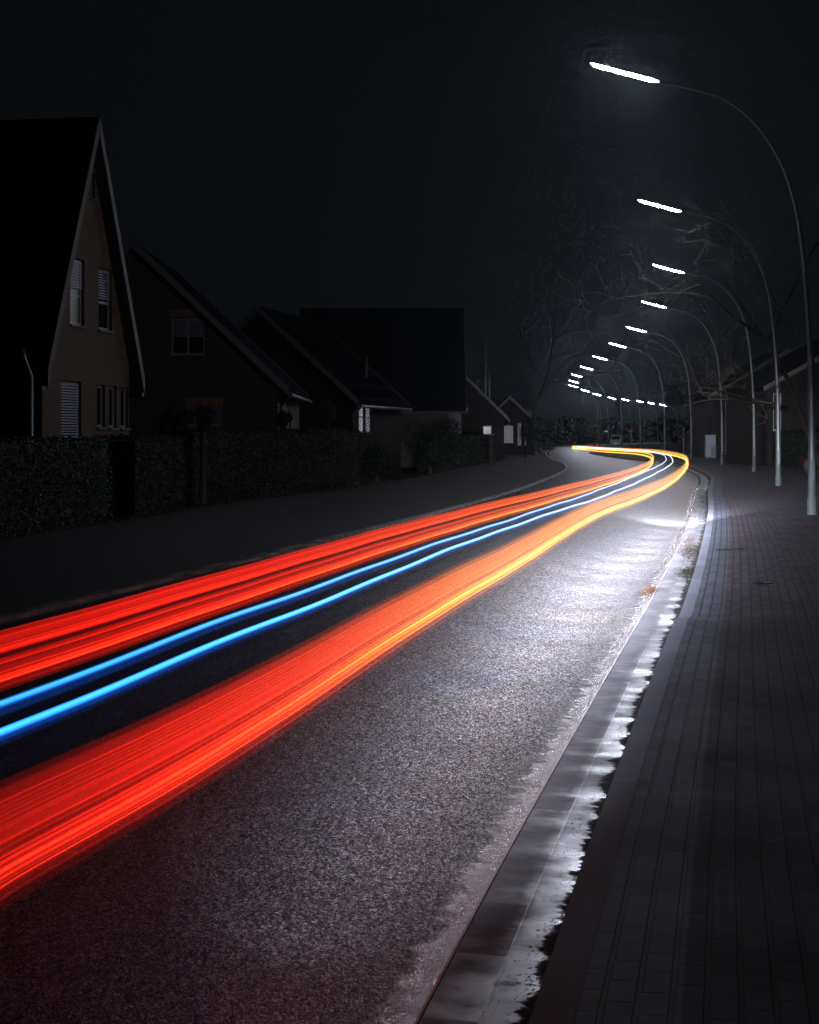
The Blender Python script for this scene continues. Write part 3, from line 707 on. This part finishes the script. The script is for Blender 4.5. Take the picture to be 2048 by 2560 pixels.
def blob_tree(name, label, loc, r, h0, leafm, n, size, trunk=.07, cat='tree', rz=None, group=None):
    root = empty(name, loc); tag(root, label, cat, group)
    rz = rz or r
    mb = MB(); mb.tube([(0,0,-.05),(.02,0,h0*.5),(0,.02,h0)], [trunk*1.25,trunk,trunk*.8], 8); mb.build('trunk', M['bark'], root)
    mb = MB(); lobes = [(Vector((random.gauss(0,.38)*r, random.gauss(0,.38)*r, h0+rz*.6+random.gauss(0,.35)*rz)), random.uniform(.45,.75)) for _ in range(7)]
    for _ in range(n):
        c, f = random.choice(lobes); v_ = Vector((random.gauss(0,1),random.gauss(0,1),random.gauss(0,1))).normalized()
        leaf(mb, c+Vector((v_.x*r*f, v_.y*r*f, v_.z*rz*f))*random.uniform(.6,1.05), size, v_)
    mb.build('crown', M[leafm], root); return root
blob_tree('ball_tree', 'clipped ball tree on a pale mossy trunk in front of the brown brick house', (-4.98,43.2,0), .30, 1.98, 'leaf_dark', 1500, .04, .07)
blob_tree('ball_tree', 'clipped ball tree behind the short brown hedge, left of the taller trunk', (-6.55,49,0), .36, 1.9, 'leaf_dark', 1500, .04, .06)
blob_tree('ball_tree', 'clipped ball tree at the right corner of the brown brick house', (-3.75,53.5,0), .26, 2.0, 'leaf_dark', 1200, .045, .05)
blob_tree('ball_tree', 'ball tree with a thin trunk standing at the far end of the beech hedge', (-2.75,60.2,0), .35, 2.25, 'leaf_dark', 1400, .05, .055)
for x, y, r, h0, lab in ((-1.2,66,.7,.4,'rounded dark shrub just past the end of the beech hedge'), (.9,79,1.1,.5,'dark shrub under the eaves of the low house'), (1.6,86,1.1,.6,'dark shrub left of the panel of the huge roofed house'),
                         (10.4,150,1.3,.8,'dark shrub beside the small distant cottage'), (11.2,176,1.6,1.0,'dark round bush left of the far parked car')):
    blob_tree('shrub', lab, (x,y,0), r, h0, 'leaf_dark', 2200, .075, .05, 'shrub')
rb_ = random.Random(5)
for i in range(16):
    x = 30+ i*6.0+rb_.uniform(-2,2); y = 455+rb_.uniform(-20,30)
    labs = 'dark tree in the far background row beyond the end of the street'
    blob_tree('background_tree', labs, (x,y,0), rb_.uniform(4,7), rb_.uniform(1,2), 'distant', 2200, .5, .25, 'tree', rb_.uniform(2.2,3.2), 'dark trees closing the far end of the street')
blob_tree('bush', 'yellowish green lit bush beyond the left end of the light trails', (P(1487,1085,240).x,240,0), 1.5, 1.2, 'leaf_olive', 1600, .14, .08, 'bush', 2.0)
hedge('hedge', 'green hedge behind the grey pillar on the right side', (P(1885,1100,117).x,117), (P(1935,1100,112).x,110), 1.0, 1.75, 'leaf_olive', 5000, .06)
hedge('hedge', 'tall dark hedge between the pavement lamps at the far right', (P(1940,1100,96).x,97), (P(2100,1100,80).x,78), 1.4, 1.9, 'leaf_dark', 6000, .06)

def bare_tree(name, label, loc, h, seed, spread=1.0, depth=6, r0=.2, lean=(0,0), aims=(), cm='limb'):
    rr = random.Random(seed); root = empty(name, loc); tag(root, label, 'tree')
    tr_, cr = MB(), MB()
    def grow(p, d, L, r, lv):
        n = 4; pts = [p.copy()]; q = p.copy(); dd = d.copy()
        for k in range(n):
            dd = (dd+Vector((rr.gauss(0,.14), rr.gauss(0,.14), rr.gauss(.03,.1)))).normalized(); q = q+dd*L/n; pts.append(q.copy())
        (tr_ if lv < 2 else cr).tube(pts, [r*(1-.5*k/n) for k in range(n+1)], 7 if lv == 0 else (5 if lv < 3 else 3), cap=False)
        if lv >= depth: return
        for _ in range(rr.choice((2,3)) if lv else 5):
            k = rr.randint(1, n) if lv else rr.randint(2, n); a = Vector((rr.gauss(0,1), rr.gauss(0,1), rr.gauss(.15,.6))).normalized()
            grow(pts[k], (dd*.55+a*spread*.75).normalized(), L*rr.uniform(.55,.8), max(.006, r*.5*rr.uniform(.7,1)), lv+1)
    grow(Vector((0,0,-.05)), Vector((lean[0],lean[1],1)).normalized(), h*.42, r0, 0)
    st = Vector((lean[0],lean[1],1)).normalized()*h*.40
    for a in aims:
        e = Vector(a)-Vector(loc); m_ = st.lerp(e, .5)+Vector((rr.gauss(0,.2), rr.gauss(0,.2), .5)); cr.tube([st, m_, e], [.045,.025,.012], 5, cap=False)
        for k in range(7):
            b0 = m_.lerp(e, rr.random()); grow(b0, Vector((rr.gauss(-.4,.6), rr.gauss(0,.5), rr.gauss(-.1,.6))).normalized(), rr.uniform(.5,.9), .011, depth-2)
    tr_.build('trunk', M['limb'], root); cr.build('crown', M[cm], root); return root
bare_tree('bare_tree', 'leafless tree at the right whose twigs reach in front of the second lamp arm', (14.4,62,0), 13, 11, 1.0, 6, .13, (-.22,0), aims=[(9.0,58,9.4),(9.6,59,8.2),(11,60,8.0),(10.4,61,9.8),(12.4,60,7.4)], cm='twig')
bare_tree('bare_tree', 'faint leafless tree behind the row of lamps, left of the second lamp', (9.0,140,0), 20, 4, .9, 3, .10, (.16,0))
bare_tree('bare_tree', 'dark leafless tree in the background right of the curved row of lamps', (27,165,0), 15, 9, .9, 6, .14)

# ------------------------------------------------------------------ litter, moss
def scatter(name, material, n, fn, size, kind='stuff', flat=.9):
    mb = MB()
    for _ in range(n):
        p = fn(); a = Vector((random.gauss(0,.16), random.gauss(0,.16), 1)).normalized(); b = a.orthogonal().normalized(); b.rotate(Matrix.Rotation(random.uniform(0,6.28),3,a)); c = a.cross(b); s = size*random.uniform(.5,1.3)
        mb.face([p-b*s, p-b*s*.3+c*s*.55, p+b*s, p-b*s*.2-c*s*.55])
    return tag(mb.build(name, material), kind=kind)
def near_hedge():
    y = random.uniform(33,66); x = interp(HL, y)+abs(random.gauss(0,.28))-.1; return Vector((x,y,.06+random.uniform(0,.03)))
scatter('leaf_litter', M['litter'], 5000, near_hedge, .03)
def kerbpt(y, o, z=.006):
    s = KR(y+.5)-KR(y-.5); n = Vector((1,-s)).normalized(); return Vector((KR(y)+n.x*o, y+n.y*o, z))
def moss():
    while True:
        y = random.choice((random.uniform(5,14), random.uniform(5,60), random.uniform(20,24), random.uniform(30,45)))
        dens = .5+.5*math.sin(y*1.9)*math.sin(y*.73+1)
        if random.random() < dens**2+.08: break
    o = -abs(random.gauss(0,.035+.05*dens)); return kerbpt(y, o, .004+random.uniform(0,.012))
scatter('gutter_moss', M['moss'], 2500, moss, .008)
def patch(yc, oc, sy, so): return lambda: kerbpt(yc+random.gauss(0,sy), oc+random.gauss(0,so), .012+random.uniform(0,.01))
scatter('leaf_pile', M['rust'], 320, patch(19.6,-.41,.42,.045), .017)
scatter('leaf_pile', M['rust'], 300, patch(28.4,-.24,1.3,.055), .02)
scatter('leaf_pile', M['rust'], 50, patch(41,-.3,2.2,.05), .022)
scatter('leaf_pile', M['moss'], 900, patch(26.3,-.13,.9,.08), .018)
scatter('leaf_pile', M['moss'], 900, patch(48,-.13,4.5,.08), .022)
scatter('leaf_pile', M['moss'], 600, patch(22.3,-.1,.5,.05), .018)

def pav_z(x, y):
    o = (x-KR(y))/math.sqrt(1+(KR(y+.5)-KR(y-.5))**2); z0 = KZ(y)*.7+.03
    if o < .413: return KZ(y)+.001+(z0-KZ(y)-.001)*(o-.125)/.288
    return z0+(.102-z0)*min(1, max(0, (o-.413)/(1.2-.413)))
# manhole cover in the pavement
mp_ = G(1825,1372,.09); mc = empty('manhole_cover', (mp_.x, mp_.y, pav_z(mp_.x, mp_.y)+.002)); mc.rotation_euler = (0, -.038, 0); mc.scale = (.56,.56,.6); tag(mc, 'round dark iron manhole cover set in the brick pavement', 'manhole cover')
mb = MB(); N = 28
for k in range(N):
    a, b = 2*math.pi*k/N, 2*math.pi*(k+1)/N; f = lambda r, q, z: (r*math.cos(q), r*math.sin(q), z)
    mb.face([f(.36,a,0),f(.36,b,0),f(.36,b,.006),f(.36,a,.006)]); mb.face([f(.36,a,.006),f(.36,b,.006),f(.31,b,.006),f(.31,a,.006)])
mb.build('frame', M['iron'], mc)
mb = MB()
for k in range(N):
    a, b = 2*math.pi*k/N, 2*math.pi*(k+1)/N; mb.face([(0,0,.003),f(.305,a,.003),f(.305,b,.003)])
for k in range(-4,5):
    hw = math.sqrt(.29**2-(k*.06)**2); mb.box((-hw,k*.06-.012,.003),(hw,k*.06+.012,.008))
mb.build('lid', M['iron'], mc)
# valve lids
def flatlid(name, label, p, sx, sy):
    o = empty(name, p); tag(o, label, 'valve cover'); b = MB(); b.box((-sx,-sy,-.01),(sx,sy,.002)); b.build('lid', M['iron'], o)
    b = MB()
    for x0,y0,x1,y1 in ((-sx-.02,-sy-.02,sx+.02,-sy-.001),(-sx-.02,sy+.001,sx+.02,sy+.02),(-sx-.02,-sy-.001,-sx-.001,sy+.001),(sx+.001,-sy-.001,sx+.02,sy+.001)): b.box((x0,y0,-.01),(x1,y1,.008))
    b.build('rim', M['redbrick'], o)
q = G(1915,1455,.1); flatlid('valve_cover', 'small rectangular valve cover in the bricks, nearer than the round manhole cover', (q.x,q.y,pav_z(q.x,q.y)+.003), .09,.14)

# ------------------------------------------------------------------ street furniture
def furn(name, label, loc, cat): o = empty(name, loc); tag(o, label, cat); return o
cab = furn('utility_cabinet', 'tall pale grey utility cabinet standing beside the pavement between two lamp masts', (P(1776,1100,130).x,130,.1), 'cabinet')
mb = MB(); mb.box((-.37,-.2,0),(.37,.2,.1)); mb.build('plinth', M['concrete'], cab)
mb = MB(); mb.box((-.36,-.19,.101),(.36,.19,1.62)); mb.build('body', M['cabinet'], cab)
mb = MB(); mb.box((-.39,-.22,1.621),(.39,.22,1.68)); mb.build('lid', M['cabinet'], cab)
mb = MB(); mb.box((-.34,-.205,.15),(-.02,-.192,1.58)); d1 = mb.build('door', M['cabinet'], cab)
mb = MB(); mb.box((-.07,-.215,.8),(-.045,-.206,.95)); mb.build('handle', M['dark'], d1)
mb = MB(); mb.box((.02,-.205,.15),(.34,-.192,.85)); mb.build('door', M['barge'], cab)
sg = furn('street_name_sign', 'white street name sign on a thin grey post beside the third lamp mast', (P(1841,1100,121).x,121,.1), 'street sign')
mb = MB(); mb.tube([(0,0,0),(0,0,3.25)], .035, 8); mb.build('post', M['mast'], sg)
mb = MB(); mb.tube([(0,0,3.251),(0,0,3.36)], .045, 8); mb.build('cap', M['white'], sg)
mb = MB(); mb.box((.04,-.012,2.86),(.86,.012,3.07)); pl = mb.build('plate', M['plate'], sg)
mb = MB()
xx = .12
for w_ in (.05,.04,.045,.03,.05,.04,.0,.05,.04,.035,.05,.04,.03):
    if w_: mb.box((xx,-.0155,2.925),(xx+w_*.7,-.0125,3.0))
    xx += .054
mb.build('lettering', M['ink'], pl)
pi = furn('pillar', 'pale grey pillar with a flat cap beside the third lamp mast', (P(1866,1100,113).x,113,.05), 'pillar')
mb = MB(); mb.box((-.13,-.13,0),(.13,.13,1.25)); mb.build('shaft', M['cabinet'], pi); mb = MB(); mb.box((-.18,-.18,1.251),(.18,.18,1.32)); mb.build('cap', M['cabinet'], pi)
def fence(label, A_, B_, n, h):
    o = furn('rail_fence', label, (A_[0],A_[1],.05), 'fence'); d = Vector((B_[0]-A_[0],B_[1]-A_[1],0)); u = d.normalized()
    for k in range(n+1):
        mb = MB(); p = d*k/n; mb.tube([p, p+Vector((0,0,h))], .03, 6); mb.build('post', M['barge'], o)
    for z in (.25,.5,.75,1.0):
        mb = MB(); mb.tube([Vector((0,0,z*h-.03))+u*.02, d+Vector((0,0,z*h-.03))-u*.02], .016, 6); mb.build('rail', M['barge'], o)
fence('low grey rail fence left of the tall utility cabinet', (P(1738,1100,140).x,140), (P(1762,1100,134).x,134), 3, .9)
fence('low grey rail fence right of the tall utility cabinet, behind a lamp mast', (P(1792,1100,130).x,130), (P(1842,1100,124).x,124), 4, .9)
po = furn('wooden_post', 'thin dark wooden post left of the fifth lamp mast', (P(1709,1100,150).x,150,.05), 'post')
mb = MB(); mb.tube([(0,0,0),(0,0,2.3)], .07, 8); mb.build('shaft', M['wood'], po); mb = MB(); mb.tube([(0,0,2.301),(0,0,2.36)], [.08,.05], 8); mb.build('cap', M['wood'], po)
# far signs
for x, y0, Yd, lab, m_, w_ in ((1514,1077,330,'small pale direction sign on a post far down the street','plate',.9), (1576,1083,330,'small dull red sign on a post far down the street','redlens',.9)):
    s_ = furn('road_sign', lab, (P(x,1100,Yd).x,Yd,0), 'road sign'); mb = MB(); mb.tube([(0,0,0),(0,0,2.9)], .04, 6); mb.build('post', M['mast'], s_)
    mb = MB(); mb.box((-w_/2,-.06,2.45),(w_/2,-.045,2.7)); mb.build('plate', M[m_], s_)
gp = furn('gate_pillar', 'slim dark gate pillar at the left edge of the footpath, before the far parked car', (P(1228,1100,100).x,100,0), 'pillar')
mb = MB(); mb.box((-.14,-.14,0),(.14,.14,1.75)); mb.build('shaft', M['far_brick'], gp); mb = MB(); mb.box((-.18,-.18,1.751),(.18,.18,1.82)); mb.build('cap', M['wood'], gp)

# ------------------------------------------------------------------ vehicles
def car(name, label, loc, rz, L, W, H, paint, van=False, cat='car'):
    root = empty(name, loc, rz); tag(root, label, cat)
    if van: prof = [(-L/2,.3),(-L/2,.95),(-L/2+.25,1.0),(-L/2+.75,H-.1),(-L/2+1.0,H),(L/2-.1,H),(L/2,H-.15),(L/2,.3)]
    else: prof = [(-L/2,.35),(-L/2,.68),(-L/2+.9,.88),(-L/2+1.55,H-.05),(-L/2+2.0,H),(L/2-1.3,H-.02),(L/2-.65,.98),(L/2-.05,.9),(L/2,.4)]
    mb = MB(); n = len(prof)
    def sec(y, k=1.0): return [Vector((x*(1 if z < 1 else 1), y*(1-.16*max(0,(z-.9))/(H-.9+.01)), z)) for x, z in prof]
    A_, B_ = sec(-W/2), sec(W/2)
    for i in range(n):
        j = (i+1) % n; mb.face([A_[i], A_[j], B_[j], B_[i]][::-1])
    mb.face(A_); mb.face(B_[::-1])
    body = mb.build('body', paint, root)
    bv = body.modifiers.new('bevel', 'BEVEL'); bv.width = .05; bv.segments = 3
    wb = MB()
    for sg_ in (-1, 1):
        y = sg_*(W/2*.93+.004)
        if van: pts_ = [(-L/2+.75,1.02),(-L/2+1.1,H-.22),(-L/2+1.9,H-.22),(-L/2+1.9,1.02)]
        else: pts_ = [(-L/2+1.15,.93),(-L/2+1.65,H-.12),(L/2-1.35,H-.12),(L/2-.85,.98)]
        q = [Vector((x, sg_*(W/2*(1-.16*max(0,z-.9)/(H-.9+.01))+.006), z)) for x, z in pts_]; wb.face(q if sg_ < 0 else q[::-1])
    wb.build('side_window', M['glass'], root)
    for which in (0, 1):
        wm = MB()
        if which == 0:
            (x0,z0),(x1,z1) = (prof[2], prof[3])
        else:
            if van: (x0,z0),(x1,z1) = ((L/2,1.0),(L/2,H-.25))
            else: (x0,z0),(x1,z1) = (prof[6], prof[5])
        off = Vector((-.02 if which == 0 else .02,0,.015)); a_ = .12; b_ = .88
        f0 = lambda u_, s_: Vector((x0+(x1-x0)*u_, s_*W/2*(.84-.1*u_), z0+(z1-z0)*u_))+off
        q = [f0(a_,-1), f0(a_,1), f0(b_,1), f0(b_,-1)]; wm.face(q if which else q[::-1]); wm.build('windscreen' if which == 0 else 'rear_window', M['glass'], root)
    for sx in (-L/2+.8, L/2-.8):
        for sy in (-1, 1):
            tm_ = MB(); c = Vector((sx, sy*(W/2-.1), .32)); tm_.tube([c-Vector((0,.11*1,0)), c+Vector((0,.11,0))], .32, 18); w_ = tm_.build('wheel', M['rubber'], root)
            rm = MB(); rm.tube([c+Vector((0,sy*.112,0)), c+Vector((0,sy*.13,0))], [.2,.17], 12); rm.build('rim', M['zinc'], w_)
    for sy in (-1, 1):
        tl = MB(); tl.box((L/2-.02,sy*W/2*.72-.14,.72),(L/2+.02,sy*W/2*.72+.14,.86)); tl.build('tail_light', M['redlens'], root)
        hl = MB(); hl.box((-L/2-.02,sy*W/2*.72-.15,.55),(-L/2+.02,sy*W/2*.72+.15,.68)); hl.build('headlight', M['white'], root)
        mi = MB(); mi.box((-L/2+1.3,sy*(W/2+.09)-.07,.95),(-L/2+1.4,sy*(W/2+.09)+.07,1.08)); mi.build('mirror', paint, root)
    pb = MB(); pb.box((-L/2-.025,-.26,.42),(-L/2-.005,.26,.53)); pb.build('number_plate', M['plate'], root)
    return root
car('parked_car', 'green estate car parked far away at the left side of the road', (P(1344,1100,212).x,212,.02), R(200), 4.3,1.75,1.45, M['carpaint'])
car('white_van', 'small white van facing the camera far down the street, behind the light trails', (P(1541,1100,300).x,300,.02), R(80), 3.9,1.7,1.85, M['white'], True, 'van')
car('parked_car', 'dark red car parked at the right edge, partly cut off behind the nearest lamp mast', (P(2100,1100,74).x+.5,76,.1), R(-75), 4.2,1.7,1.45, M['redcar'])

# ------------------------------------------------------------------ haze
hz = MB(); hz.box((-70,-12,-1.05),(130,520,24))
hm = bpy.data.materials.new('night_haze'); hm.use_nodes = True; t = NT(hm); t.t.nodes.remove(t.b)
pv = t.n('ShaderNodeVolumePrincipled'); pv.inputs['Color'].default_value = (.78,.92,1,1); pv.inputs['Density'].default_value = AIR; pv.inputs['Anisotropy'].default_value = .9
t.l(pv.outputs[0], t.t.nodes['Material Output'].inputs['Volume'])
tag(hz.build('haze', hm), kind='stuff')

# ------------------------------------------------------------------ world, sun, camera
w = bpy.data.worlds.new('World'); scene.world = w; w.use_nodes = True; nt = w.node_tree
bg = nt.nodes['Background']; sky = nt.nodes.new('ShaderNodeTexSky'); sky.sky_type = 'NISHITA'; sky.sun_disc = False
sky.sun_elevation = R(-6); sky.sun_rotation = R(160)
mixn = nt.nodes.new('ShaderNodeMix'); mixn.data_type = 'RGBA'; mixn.inputs[0].default_value = .985
mixn.inputs[7].default_value = (.0028,.0036,.0043,1); nt.links.new(sky.outputs[0], mixn.inputs[6])
nt.links.new(mixn.outputs[2], bg.inputs[0]); bg.inputs[1].default_value = 1.0
cam = bpy.data.cameras.new('camera'); co = bpy.data.objects.new('camera', cam); col.objects.link(co)
cam.sensor_fit = 'VERTICAL'; cam.sensor_height = 36; cam.lens = 36*F/2560; cam.shift_y = -(1280-HY)/2560
cam.clip_end = 3000; cam.clip_start = .1
co.location = (0,0,CH); co.rotation_euler = (R(90),0,0); scene.camera = co
vs = scene.view_settings; vs.view_transform = 'Standard'; vs.look = 'None'; vs.exposure = 0; vs.gamma = 1; vs.use_curve_mapping = False
c = scene.cycles; scene.render.engine = 'CYCLES'
c.use_denoising = True; c.denoising_prefilter = 'NONE'; c.transparent_max_bounces = 64; c.max_bounces = 5; c.diffuse_bounces = 2; c.glossy_bounces = 3; c.volume_bounces = 1
c.sample_clamp_indirect = 4; c.use_light_tree = True; c.use_adaptive_sampling = True; c.adaptive_threshold = .04; c.adaptive_min_samples = 24; c.caustics_reflective = False; c.caustics_refractive = False
